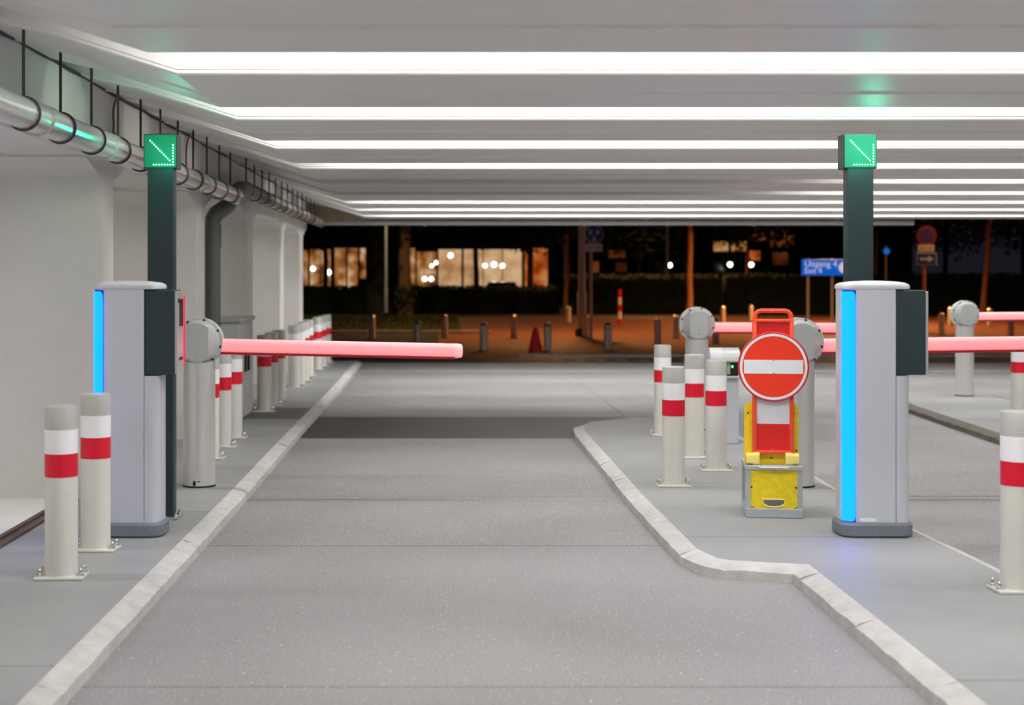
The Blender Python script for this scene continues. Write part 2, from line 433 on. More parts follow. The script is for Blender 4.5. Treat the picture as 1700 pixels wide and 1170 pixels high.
# drain channel beside the walkway, at far left
dc = thing('drain_channel', 'rusty slot drain channel along the inner edge of the left walkway', 'drain', (-2.53, 0, 0))
b = B(); bx(b, -.055, -.02, 3, 9.75, -.03, .014); obj('rail', b, 'rust_iron', dc, smooth=False)
b = B(); bx(b, .02, .055, 3, 9.75, -.03, .014); obj('rail', b, 'rust_iron', dc, smooth=False)
b = B(); bx(b, -.02, .02, 3, 9.75, -.03, .003); obj('slot', b, 'rust_iron', dc, smooth=False)

# ------------------------------------------------------------------ bollards
def make_bollard(cap='bollard_grey'):
    t = thing('bollard', '', 'bollard')
    h, r = .863, .081
    b = B(); lathe(b, [(0, .012), (r, .012), (r, h-.118)], 36); obj('post', b, 'bollard_paint', t)
    b = B(); lathe(b, [(r, h-.118), (r, h-.008), (r-.003, h-.002), (r-.010, h), (0, h)], 36); obj('top_cap', b, cap, t)
    b = B(); lathe(b, [(r, h-.238), (r+.0012, h-.238), (r+.0012, h-.118), (r, h-.118)], 36); obj('white_band', b, 'reflective_white', t)
    b = B(); lathe(b, [(r, h-.354), (r+.0012, h-.354), (r+.0012, h-.238), (r, h-.238)], 36); obj('red_band', b, 'reflective_red', t)
    b = B(); bx(b, -.122, .122, -.085, .085, 0, .013, .003); obj('base_plate', b, 'bollard_paint', t, smooth=False)
    b = B(); lathe(b, [(0, .0125), (r+.004, .0125), (r+.001, .02)], 36); obj('weld', b, 'bollard_paint', t)
    for sx in (-1, 1):
        b = B(); lathe(b, [(.017, .012), (.017, .026), (.010, .028), (.010, .044), (.006, .05), (0, .05)], 8, (sx*.102, -.03, 0)); obj('bolt', b, 'bolt_steel', t)
        b = B(); lathe(b, [(.017, .012), (.017, .026), (.010, .028), (.010, .044), (.006, .05), (0, .05)], 8, (sx*.102, .055, 0)); obj('bolt', b, 'bolt_steel', t)
    return t
B0 = make_bollard(); first = [True]
def bollard(X, Y, label, group, rz=0):
    t = B0 if first[0] else copy_tree(B0); first[0] = False
    t.location = (X, Y, 0); t.rotation_euler.z = rz
    t['label'] = label; t['group'] = group
GL, GR = 'red banded bollards along the left walkway', 'red banded bollards on the right islands'
for X, Y, l in (
    (-1.93, 7.26, 'white steel bollard with red band, nearest of all on the left walkway'),
    (-1.937, 8.0, 'white steel bollard with red band, second on the left, against the blue light'),
    (-1.967, 12.04, 'white bollard mostly hidden behind the left barrier post'),
    (-1.988, 12.86, 'white red-banded bollard just right of the left barrier post'),
    (-1.995, 13.6, 'white red-banded bollard right beside the grey electrical cabinet'),
    (-2.047, 16.3, 'shaded red-banded bollard, first past the electrical cabinet'),
    (-2.06, 17.1, 'shaded red-banded bollard, second past the electrical cabinet'),
    (-2.07, 17.95, 'shaded red-banded bollard, third past the electrical cabinet'),
    (-2.08, 19.8, 'bright white bollard, first of the far left cluster under the boom'),
    (-2.07, 20.45, 'bright white bollard, second of the far left cluster'),
    (-2.09, 21.3, 'bright white bollard, third of the far left cluster'),
    (-2.12, 22.3, 'bright white bollard, fourth of the far left cluster'),
    (-2.12, 23.8, 'bright white red-banded bollard, third from the end of the left row'),
    (-2.12, 24.7, 'bright white red-banded bollard, second from the end of the left row'),
    (-2.11, 25.6, 'bright white red-banded bollard, farthest at the end of the left walkway')):
    bollard(X, Y, l, GL, random.uniform(-.08, .08))
for X, Y, l in (
    (1.648, 10.46, 'red-banded bollard at the island kerb, left of the round sign and nearest of four'),
    (2.113, 11.3, 'red-banded bollard directly left of the round no entry sign'),
    (2.08, 12.1, 'red-banded bollard between two others, under the round barrier head'),
    (2.077, 13.85, 'red-banded bollard farthest back of the four left of the sign'),
    (2.752, 6.95, 'large red-banded bollard in the foreground, cut by the right edge of the picture'),
    (6.03, 15.2, 'red-banded bollard on the far right island behind the red boom')):
    bollard(X, Y, l, GR, random.uniform(-.06, .06))

# ------------------------------------------------------------------ ticket columns
def make_machine(name, label, X, Y, sticker):
    t = thing(name, label, 'ticket machine', (X, Y, 0))
    x0, x1, xs, y0, y1, R = -.1925, .1925, .105, -.125, .125, .06
    b = B(); loft(b, [[(x, y, z) for x, y in rrect(x0-e, x1+e, y0-e, y1+e, R+e)] for z, e in ((.001, .010), (.012, .022), (.070, .022), (.085, .010))]); obj('plinth', b, 'machine_plinth', t)
    b = B(); prism_z(b, rrect(x0, xs-.002, y0, y1, (R, .002, .002, R)), .085, 1.437); obj('body', b, 'machine_grey', t)
    b = B(); prism_z(b, rrect(xs+.001, x1, y0, y1, (.002, R, R, .002)), .085, .935); obj('side_panel', b, 'machine_grey', t)
    prof = [(1.0, 1.437), (1.015, 1.440), (1.015, 1.455), (.98, 1.466), (.88, 1.475), (.6, 1.483), (.2, 1.487)]
    b = B(); loft(b, [[(x*s, y*s, z) for x, y in rrect(x0-.003, x1+.003, y0-.003, y1+.003, R)] for s, z in prof]); obj('cap', b, 'machine_cap', t)
    # light strip wrapped round the front left corner
    n = 14; R1, R2 = R+.0015, R+.006
    def arc(r, a0, a1): return [(x0+R-r*math.cos(a0+(a1-a0)*i/n), y0+R-r*math.sin(a0+(a1-a0)*i/n)) for i in range(n+1)]
    b = B(); prism_z(b, arc(R1, -.02, 1.62)+arc(R-.004, -.02, 1.62)[::-1], .088, 1.432); obj('light_frame', b, 'blue_frame', t)
    b = B()                                   # rounded ends
    rings = []
    for z, q in ((.093, .72), (.10, .88), (.115, .97), (.14, 1), (1.37, 1), (1.40, .96), (1.415, .88), (1.424, .72)):
        mid, hw = .79, .80*q
        rings.append([(x, y, z) for x, y in arc(R2, mid-hw, mid+hw*.98)+arc(R-.002, mid-hw, mid+hw*.98)[::-1]])
    loft(b, rings); obj('light_strip', b, 'blue_light', t)
    # dark operating head on the lane side
    b = B(); bx(b, xs, .280, -.115, .105, .94, 1.432, .006); hd = obj('operating_head', b, 'dark_teal', t, smooth=False)
    b = B(); bx(b, .280, .296, -.112, .102, .945, 1.425, .004); fp = obj('face_plate', b, 'panel_metal', t, smooth=False)
    b = B(); tube(b, [(.297, .094, .99), (.297, .094, 1.40)], .007, 8); obj('red_edge', b, 'red_light', fp)
    b = B(); bx(b, .294, .2985, -.05, .06, 1.22, 1.38, .002); obj('screen', b, 'black_plastic', fp, smooth=False)
    b = B(); bx(b, .294, .2985, -.05, .05, 1.02, 1.04, .002); obj('ticket_slot', b, 'black_plastic', fp, smooth=False)
    b = B(); lathe(b, [(.014, .294), (.014, .300), (0, .302)], 12, (0, -.085, 1.37), 'x'); obj('camera_lens', b, 'black_plastic', fp)
    for z in (1.10, 1.13):
        b = B(); lathe(b, [(.008, .294), (.008, .299), (0, .300)], 10, (0, -.07, z), 'x'); obj('button', b, 'bolt_steel', fp)
    if sticker:
        b = B(); bx(b, -.105, -.012, y0-.0016, y0, .090, .112); s = obj('sticker', b, 'sign_white', t, smooth=False); s['label'] = 'small white sticker at the foot of the column'
    return t
make_machine('ticket_machine', 'grey ticket column with blue light strip on the left walkway', -1.853, 8.50, False)
make_machine('ticket_machine', 'grey ticket column with blue light strip on the right island', 2.505, 8.50, True)

# ------------------------------------------------------------------ lane signals
def make_signal(label, X, Y):
    t = thing('lane_signal', label, 'traffic signal', (X, Y, 0))
    b = B(); bx(b, -.082, .082, -.05, .05, .012, 2.20, .006); obj('post', b, 'dark_teal', t, smooth=False)
    b = B(); bx(b, -.115, .115, -.09, .09, 0, .014, .003); obj('base_plate', b, 'galvanised', t, smooth=False)
    for sx in (-1, 1):
        for sy in (-1, 1):
            b = B(); lathe(b, [(.015, .013), (.015, .026), (.009, .028), (.009, .042), (0, .046)], 8, (sx*.1, sy*.06, 0)); obj('bolt', b, 'bolt_steel', t)
    b = B(); bx(b, -.105, .103, -.05, .09, 2.185, 2.40, .004); hs = obj('housing', b, 'led_case', t, smooth=False)
    b = B(); bx(b, -.100, .098, -.056, -.048, 2.190, 2.395, .002); obj('display', b, 'led_panel', hs, smooth=False)
    pts = [(-.063+.0121*i, 2.358-.0124*i) for i in range(11)]
    pts += [(.079-.0172*i, 2.208) for i in range(8)] + [(.079, 2.208+.0176*i) for i in range(1, 8)]
    me = None
    for x, z in pts:
        if me is None:
            b = B(); lathe(b, [(0, -.005), (.0032, -.0038), (.0043, 0), (.0043, .004)], 10, axis='y')
            o = obj('led', b, 'led_green', hs); me = o.data
        else:
            o = bpy.data.objects.new('led', me); COL.objects.link(o); o.parent = hs
        o.location = (x, -.056, z)
    return t
make_signal('dark lane signal post with green LED arrow behind the left ticket column', -1.778, 9.06)
make_signal('dark lane signal post with green LED arrow behind the right ticket column', 2.585, 9.06)
for X in (-1.75, 2.61): 
    p = point_light('led_glow', (X, 8.80, 2.27), 2.2, (.03, 1.0, .55), .08)

# ------------------------------------------------------------------ barriers
def make_barrier(label, X, Y, tilt, group='barriers with glowing red booms'):
    t = thing('barrier', label, 'barrier', (X, Y, 0), 0, group)
    zc, R = 1.042, .172
    b = B(); lathe(b, [(0, 0), (.114, 0), (.114, .80), (.114, .90), (0, .90)], 40); obj('post', b, 'brushed_aluminium', t)
    b = B(); lathe(b, [(.114, 0), (.119, 0), (.119, .008), (.114, .012)], 40); obj('foot_ring', b, 'dark_seam', t)
    b = B(); n = 48
    def ring(y, r, clip, dz=0): return [(max(-clip, min(clip, r*math.cos(2*PI*i/n))), y, zc+r*math.sin(2*PI*i/n)) for i in range(n)]
    loft(b, [ring(.135, .10, .10), ring(.125, .135, .09), ring(.05, .150, .15), ring(.045, R, R), ring(-.045, R, R), ring(-.05, .155, .155), ring(-.118, .146, .088), ring(-.125, .135, .085)])
    hd = obj('head', b, 'head_grey', t, angle=22)
    b = B(); lathe(b, [(R-.02, -.046), (R+.003, -.046), (R+.003, .046), (R-.02, .046)], 48, (0, 0, zc), 'y'); obj('rim', b, 'head_rim', hd)
    for a in (-50, -12, 30, 75, 118, 160, 205, 250, 290):
        a = math.radians(a)
        b = B(); lathe(b, [(.009, -.040), (.009, -.052), (0, -.054)], 8, (.163*math.cos(a), 0, zc+.163*math.sin(a)), 'y'); obj('bolt', b, 'dark_bolt', hd)
    b = B(); lathe(b, [(.007, -.12), (.007, -.128), (0, -.129)], 6, (.0, 0, zc-.09), 'y'); obj('key_lock', b, 'bolt_steel', hd)
    # boom: rounded hollow profile, red lower edge
    L0, L1 = .165, 1.90
    def prof(hh, ww): return [(ww*math.copysign(abs(math.cos(a))**.8, math.cos(a)), hh*math.copysign(abs(math.sin(a))**.8, math.sin(a))) for a in [2*PI*i/28 for i in range(28)]]
    def sect(x, hh, ww, dz=0): return [(x, y, zc-.03+dz+z+tilt*(x-L0)) for y, z in prof(hh, ww)]
    b = B(); loft(b, [sect(L0-.03, .052, .035), sect((L0+L1)/2, .052, .035), sect(L1-.05, .052, .035)]); bo = obj('boom', b, 'boom_red', t)
    b = B(); loft(b, [sect(L0-.03, .013, .026, -.049), sect(L1-.05, .013, .026, -.049)]); obj('edge_strip', b, 'boom_edge', bo)
    b = B(); loft(b, [sect(L1-.052, .053, .036), sect(L1-.03, .053, .036), sect(L1-.02, .050, .033), sect(L1-.008, .050, .033), sect(L1, .045, .028), sect(L1+.006, .03, .018)]); obj('tip', b, 'boom_tip', bo)
    return t
bar = make_barrier('silver barrier on the left walkway with its glowing red boom across the lane', -1.783, 10.46, -.021)
b = B(); rr = .1152
def patch(q): return [(rr*math.sin(t), -rr*math.cos(t), z) for t, z in q]
b.faces.new([b.verts.new(v) for v in patch([(-.27, .030), (-.22, .016), (-.12, .012), (-.05, .020), (-.04, .038), (-.10, .052), (-.20, .050)])])
b.faces.new([b.verts.new(v) for v in patch([(.02, .044), (.06, .040), (.22, .042), (.24, .048), (.10, .050)])])
sc_ = obj('paint_chip', b, 'dark_seam', bar, smooth=False); sc_['label'] = 'dark chipped patches at the foot of the post'
make_barrier('silver barrier half hidden behind the round no entry sign', 2.55, 10.46, .012)
make_barrier('silver barrier behind the four bollards at the island tip', 2.50, 14.4, -.006)
make_barrier('silver barrier on the far right island', 6.64, 18.5, .01)
# ------------------------------------------------------------------ portable no entry sign
sg = thing('no_entry_sign', 'round red no entry sign on a red board in a yellow and grey base', 'sign', (2.084, 9.25, 0), -.14)
def P(px, py, s=265.0, cx=1284.5): return ((px-cx)/s, H-(py-CY)/s)
# base: galvanised crate (front at y=-.2)
fw = .176
b = B(); bx(b, -fw, fw, -.20, .19, 0, .058, .004); base = obj('base_tray', b, 'galv_paint', sg, smooth=False)
for sx in (-1, 1):
    for y0, y1 in ((-.192, -.160), (.15, .182)):
        b = B(); bx(b, sx*fw-(.032 if sx > 0 else 0), sx*fw+(0 if sx > 0 else .032), y0, y1, .055, .30, .002); obj('corner_post', b, 'galv_paint', sg, smooth=False)
b = B(); bx(b, -fw-.002, fw+.002, -.197, .187, .298, .325, .003); obj('top_frame', b, 'galv_paint', sg, smooth=False)
b = B(); tube(b, [(-.095, -.205, .318), (-.085, -.222, .318), (.085, -.222, .318), (.095, -.205, .318)], .007, 8); obj('carry_bar', b, 'head_rim', sg)
# yellow front plate with a half-moon grip hole
hx, hz0, hz1 = .066, .072, .115
hole = [(-hx, hz1), (-hx, hz1-.022)]+[(-hx*math.cos(PI*i/10), hz1-.022-.026*math.sin(PI*i/10)) for i in range(1, 10)]+[(hx, hz1-.022), (hx, hz1)]
b = B()
x0, x1, z0, z1 = -.146, .146, .058, .300
outer = []
n = len(hole)
for (hx_, hz_) in hole:                      # matching outer ring
    dx, dz = hx_, hz_-.095
    k = min((x1 if dx > 0 else -x0)/abs(dx) if abs(dx) > 1e-6 else 9e9, ((z1-.095)/dz if dz > 0 else (z0-.095)/dz) if abs(dz) > 1e-6 else 9e9)
    outer.append((dx*k, .095+dz*k))
def ringv(pl, y): return [b.verts.new((x, y, z)) for x, z in pl]
ha, oa, hb, ob = ringv(hole, -.186), ringv(outer, -.186), ringv(hole, -.170), ringv(outer, -.170)
for i in range(n-1):
    j = i+1
    b.faces.new((ha[i], ha[j], oa[j], oa[i])); b.faces.new((hb[i], ob[i], ob[j], hb[j]))
    b.faces.new((ha[i], hb[i], hb[j], ha[j]))
# upper part of the plate, above the hole
for A, C in ((ha, oa), (hb, ob)):
    y = A[0].co.y
    tl, tr = b.verts.new((x0, y, z1)), b.verts.new((x1, y, z1))
    b.faces.new((A[0], C[0], tl, tr, C[-1], A[-1]))
b.faces.new((ha[0], ha[-1], hb[-1], hb[0]))
yp = obj('front_plate', b, 'yellow_plastic', sg, smooth=False)
b = B(); tube(b, [(x, -.188, z) for x, z in hole], .005, 6, closed=True); obj('grip_rim', b, 'pale_yellow', yp)
for x, z in ((-.137, .19), (.137, .19), (0, .292)):
    b = B(); lathe(b, [(.006, -.184), (.006, -.189), (0, -.190)], 8, (x, 0, z), 'y'); obj('screw', b, 'dark_bolt' if x else 'bolt_steel', yp)
b = B(); bx(b, -.146, .146, .150, .166, .058, .300, .002); obj('rear_plate', b, 'galv_paint', sg, smooth=False)
# yellow back plate
x0, z1 = P(1238, 670); x1, _ = P(1326.5, 670)
b = B(); prism_y(b, rrect(x0, x1, .31, z1, (0, 0, .045, .045)), -.105, -.055); bk = obj('back_plate', b, 'yellow_plastic', sg, smooth=False)
for px, py in ((1244, 688), (1319, 688), (1282, 763), (1323, 750)):
    x, z = P(px, py)
    b = B(); lathe(b, [(.006, -.10), (.006, -.108), (0, -.1085)], 8, (x, 0, z), 'y'); obj('screw', b, 'dark_bolt', bk)
for px0, px1, r in ((1240, 1251, .034), (1251, 1261.5, .041), (1304, 1315.5, .041), (1315.5, 1326, .034)):
    xa, zc = P(px0, 763); xb, _ = P(px1, 763)
    b = B(); prism_x(b, [(y, z) for y, z in rrect(-.165, -.165+2*r-.01, zc-r, zc+r, r*.55)], xa, xb); obj('clamp', b, 'pale_yellow', sg, angle=50)
# red and white board with handle
xl, zb = P(1250.5, 755); xr, zt = P(1318, 513); _, zh = P(0, 530.5); t = .026
yb0, yb1 = -.150, -.108
fr = B()
bx(fr, xl, xl+t, yb0, yb1, zb, zh-.012, .005); bx(fr, xr-t, xr, yb0, yb1, zb, zh-.012, .005); bx(fr, xl+.004, xr-.004, yb0+.001, yb1, zb, zb+t*.85, .005); bx(fr, xl, xr, yb0, yb1, zh-.018, zh+.002, .005)
obj('board_frame', fr, 'orange_plastic', sg)
b = B(); hp = [(xl+.015, -.129, zh-.004), (xl+.015, -.129, zh+.015), (xl+.02, -.129, zh+.034), (xl+.036, -.129, zt-.016), (xl+.056, -.129, zt-.012), (xr-.056, -.129, zt-.012), (xr-.036, -.129, zt-.016), (xr-.02, -.129, zh+.034), (xr-.015, -.129, zh+.015), (xr-.015, -.129, zh-.004)]
tube(b, hp, .015, 10); obj('handle', b, 'orange_plastic', sg)
_, za = P(0, 705); _, zc2 = P(0, 600)
for nm, z0_, z1_, m in (('red_stripe', zb+.015, za, 'sign_red'), ('white_stripe', za, zc2-.1, 'sign_white'), ('red_stripe', zc2-.1, zh-.01, 'sign_red')):
    b = B(); bx(b, xl+t-.004, xr-t+.004, -.136, -.120, z0_, z1_); obj(nm, b, m, sg, smooth=False)
for px, py in ((1283, 747), (1284, 516.5)):
    x, z = P(px, py); b = B(); lathe(b, [(.005, -.13), (.005, -.146), (0, -.1465)], 8, (x, 0, z), 'y'); obj('screw', b, 'bolt_steel', sg)
# round disc
dx, dz = P(1284, 609); Rd = .219
b = B(); lathe(b, [(0, -.152), (Rd-.004, -.152), (Rd, -.158), (Rd, -.176), (Rd-.004, -.180), (Rd-.012, -.178), (0, -.178)], 64, (dx, 0, dz), 'y'); ds = obj('disc', b, 'sign_rim_red', sg)
b = B(); lathe(b, [(0, -.170), (.193, -.170), (.193, -.1800), (0, -.1800)], 64, (dx, 0, dz), 'y'); obj('red_field', b, 'sign_field_red', ds)
b = B(); lathe(b, [(.192, -.172), (.208, -.172), (.208, -.1812), (.192, -.1812), (.192, -.172)], 64, (dx, 0, dz), 'y'); obj('white_ring', b, 'sign_white', ds)
b = B(); w2, h2 = .183, .043; prism_y(b, [(dx-w2+.002, dz-h2), (dx+w2-.002, dz-h2), (dx+w2, dz+h2), (dx-w2, dz+h2)], -.1818, -.176); obj('white_bar', b, 'sign_white', ds, smooth=False)
for z in (dz+h2+.001, dz-h2+.001):
    b = B(); lathe(b, [(.007, -.180), (.006, -.185), (0, -.186)], 10, (dx, 0, z), 'y'); obj('rivet', b, 'bolt_steel', ds)

# ------------------------------------------------------------------ electrical cabinet, left
cb = thing('electrical_cabinet', 'grey electrical cabinet between the piers behind the left barrier', 'cabinet', (-2.42, 15.60, 0))
b = B(); bx(b, -.26, .26, -.54, .54, .02, 1.04, .006); body = obj('body', b, 'cabinet_grey', cb, smooth=False)
b = B(); bx(b, -.29, .29, -.57, .57, 1.04, 1.085, .008); obj('lid', b, 'cabinet_lid', cb, smooth=False)
b = B(); bx(b, -.25, .25, -.53, .53, 0, .03); obj('plinth', b, 'machine_plinth', cb, smooth=False)
for y0, y1 in ((-.53, -.005), (.005, .53)):
    b = B(); bx(b, .258, .268, y0, y1, .07, 1.0, .003); d = obj('door', b, 'cabinet_grey', cb, smooth=False)
    yy = y0+.08 if y0 > 0 else y1-.14
    b = B(); bx(b, .266, .29, yy, yy+.06, .50, .70, .006); obj('handle', b, 'black_plastic', d, smooth=False)
b = B(); bx(b, -.22, -.10, -.545, -.539, .93, .96); obj('name_plate', b, 'cabinet_lid', body, smooth=False)

# ------------------------------------------------------------------ small arched terminal behind the sign
tm = thing('card_terminal', 'short pale terminal with arched hood and green lamp left of the sign', 'ticket machine', (2.53, 13.15, 0))
b = B(); bx(b, -.125, .125, -.06, .09, 0, .60, .01); obj('column', b, 'machine_grey', tm, smooth=False)
arch = [(-.13, .60), (-.13, .68)]+[(-.13+.26*.5*(1-math.cos(PI*.5*i/8))*1.0, .74+.13*math.sin(PI*.5*i/8)) for i in range(9)]+[(.0, .87), (.05, .87), (.09, .85), (.12, .80), (.12, .60)]
b = B(); prism_x(b, [(-.085, .60), (-.085, .72)]+[(.02-.105*math.cos(PI*i/10), .75+.12*math.sin(PI*i/10)) for i in range(11)]+[(.125, .60)], -.135, -.02); obj('hood_cheek', b, 'machine_cap', tm, angle=25)
b = B(); prism_x(b, [(.02-.105*math.cos(PI*i/10), .75+.12*math.sin(PI*i/10)) for i in range(11)]+[(.02-.09*math.cos(PI*i/10), .74+.11*math.sin(PI*i/10)) for i in range(10, -1, -1)], -.02, .135); obj('hood', b, 'head_grey', tm, angle=25)
b = B(); bx(b, -.02, .125, -.03, .10, .61, .77); pn = obj('panel', b, 'black_plastic', tm, smooth=False)
b = B(); bx(b, .02, .05, -.036, -.029, .63, .76, .002); obj('reader', b, 'cabinet_lid', pn, smooth=False)
b = B(); lathe(b, [(.010, -.03), (.010, -.038), (0, -.040)], 10, (.07, 0, .70), 'y'); obj('green_lamp', b, 'sensor_green', pn)
b = B(); bx(b, -.13, .13, -.10, .10, .595, .615, .004); obj('shelf', b, 'galv_paint', tm, smooth=False)

# ================================================================== outside, beyond the deck
mat('soil_dark', lin(40, 36, 32), .9)
def brick_mat():
    m = bpy.data.materials.new('brick_paving'); m.use_nodes = True; nt = m.node_tree; b = nt.nodes['Principled BSDF']
    b.inputs['Roughness'].default_value = .7
    tc = nt.nodes.new('ShaderNodeTexCoord'); br = nt.nodes.new('ShaderNodeTexBrick')
    br.inputs['Scale'].default_value = 1.0; br.inputs['Brick Width'].default_value = .42; br.inputs['Row Height'].default_value = .21; br.inputs['Mortar Size'].default_value = .012
    br.inputs['Color1'].default_value = lin(150, 92, 62); br.inputs['Color2'].default_value = lin(118, 76, 58); br.inputs['Mortar'].default_value = lin(60, 48, 42)
    nt.links.new(tc.outputs['Object'], br.inputs['Vector']); nt.links.new(br.outputs['Color'], b.inputs['Base Color'])
    MATS['brick_paving'] = m
brick_mat()
mat('grass', lin(92, 94, 40), .9, noise=.5, nscale=2)
mat('leaf_dark', lin(46, 58, 34), .8)
mat('leaf_blue', lin(36, 54, 50), .8)
mat('bark', lin(150, 112, 76), .9, noise=.45, nscale=6, bump=.6, bscale=20)
mat('bark_dark', lin(74, 66, 54), .95, noise=.4, nscale=5, bump=.5, bscale=15)
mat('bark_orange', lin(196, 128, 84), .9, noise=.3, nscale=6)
mat('lamp_grey', lin(200, 200, 198), .5, metal=.1)
mat('steel_bollard', lin(222, 204, 190), .4, metal=.15)
mat('cone_red', lin(246, 40, 40), .5)
mat('sign_blue', lin(30, 80, 190), .45)
mat('sign_blue_lit', lin(8, 80, 190), .4, emit=lin(4, 100, 210), estr=.7)
mat('sign_text_lit', lin(220, 225, 235), .4, emit=(.75, .8, .95, 1), estr=.55)
mat('facade_brick', lin(60, 46, 40), .9)
mat('facade_dark', lin(36, 34, 36), .9)
mat('window_frame', lin(30, 26, 24), .7)
mat('car_dark', lin(26, 30, 36), .3, metal=.3)
mat('car_glass', lin(20, 22, 26), .1)
mat('tyre', lin(18, 18, 18), .9)
mat('headlight', lin(255, 240, 210), .3, emit=(1, .86, .62, 1), estr=9)
mat('shop_lamp', lin(255, 250, 240), .3, emit=(1, .95, .85, 1), estr=6)
mat('sodium_lamp', lin(255, 200, 120), .3, emit=(1, .6, .25, 1), estr=8)
mat('white_line', lin(190, 180, 165), .7)
def lit_window(name, c0, c1, c2, strength, sc=1.2):
    m = bpy.data.materials.new(name); m.use_nodes = True; nt = m.node_tree; b = nt.nodes['Principled BSDF']
    b.inputs['Base Color'].default_value = (.02, .02, .02, 1); b.inputs['Roughness'].default_value = .2
    tc = nt.nodes.new('ShaderNodeTexCoord'); n = nt.nodes.new('ShaderNodeTexNoise'); n.inputs['Scale'].default_value = sc; n.inputs['Detail'].default_value = 2
    r = nt.nodes.new('ShaderNodeValToRGB'); e = r.color_ramp.elements
    e[0].position = .34; e[0].color = c0; e[1].position = .68; e[1].color = c2
    x = e.new(.5); x.color = c1
    nt.links.new(tc.outputs['Object'], n.inputs['Vector']); nt.links.new(n.outputs['Fac'], r.inputs[0])
    nt.links.new(r.outputs[0], b.inputs['Emission Color']); b.inputs['Emission Strength'].default_value = strength
    MATS[name] = m
lit_window('window_amber', lin(96, 44, 16), lin(190, 124, 60), lin(250, 205, 160), .6, 1.3)
lit_window('window_cream', lin(196, 140, 92), lin(236, 186, 136), lin(252, 222, 176), .64, .7)
lit_window('window_orange', lin(150, 56, 14), lin(206, 98, 36), lin(230, 150, 90), .6, 1.0)
lit_window('window_dim', lin(60, 26, 10), lin(110, 54, 22), lin(150, 84, 40), .5, .6)

GZ = -.10
b = B(); bx(b, -40, 70, 26.92, 130, -1.0, GZ-.02); tag(obj('ground', b, 'soil_dark', smooth=False), 'dark ground stretching away beyond the paved square', 'ground', kind='structure')
b = B(); bx(b, -.2, 32, 29.6, 61, GZ-.2, GZ); tag(obj('brick_pavement', b, 'brick_paving', smooth=False), 'reddish brick pavement beyond the deck lit orange by street lamps', 'pavement', kind='structure')
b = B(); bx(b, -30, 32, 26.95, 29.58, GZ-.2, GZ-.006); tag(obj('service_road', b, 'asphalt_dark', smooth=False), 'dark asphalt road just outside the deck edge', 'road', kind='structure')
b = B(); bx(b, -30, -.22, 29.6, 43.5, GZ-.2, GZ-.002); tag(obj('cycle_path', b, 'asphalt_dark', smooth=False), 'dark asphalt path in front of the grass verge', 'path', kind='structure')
# grass verge
gv = thing('grass_verge', 'olive green grass verge at left in front of the dark hedge', 'grass', (0, 0, GZ), kind='stuff')
b = B(); bx(b, -20, .5, 43.6, 62, -.2, .02); gg = obj('turf', b, 'grass', gv, smooth=False)
b = B()
for i in range(9000):
    x, y = random.uniform(-9, .45), random.uniform(43.7, 62); a = random.uniform(0, PI); h = random.uniform(.05, .14); s = .02
    v = [b.verts.new((x-s*math.cos(a), y-s*math.sin(a), .015)), b.verts.new((x+s*math.cos(a), y+s*math.sin(a), .015)), b.verts.new((x+random.uniform(-.04, .04), y, h))]
    b.faces.new(v)
o = obj('grass_blades', b, 'grass', gv, smooth=False); o['kind'] = 'stuff'
# white give-way blocks and kerb line across the paving
rm = thing('road_marking', 'row of worn white block markings at the edge of the brick pavement', 'road marking', (0, 0, 0))
for i in range(20):
    x = 2.2+i*.42; b = B(); bx(b, x-.09, x+.09, 28.1, 28.5, GZ-.006, GZ-.001); obj('block', b, 'white_line', rm, smooth=False)
b = B(); bx(b, 1.5, 30, 29.45, 29.6, GZ-.1, GZ+.05, .01); tag(obj('kerb', b, 'kerb_stone', smooth=False), 'low pale kerb along the front of the brick pavement', 'kerb', kind='structure')
b = B(); bx(b, -4.3, 1.3, 41.6, 41.8, GZ-.1, GZ+.10, .01); tag(obj('kerb', b, 'kerb_stone', smooth=False), 'low kerb in front of the grass verge', 'kerb', kind='structure')

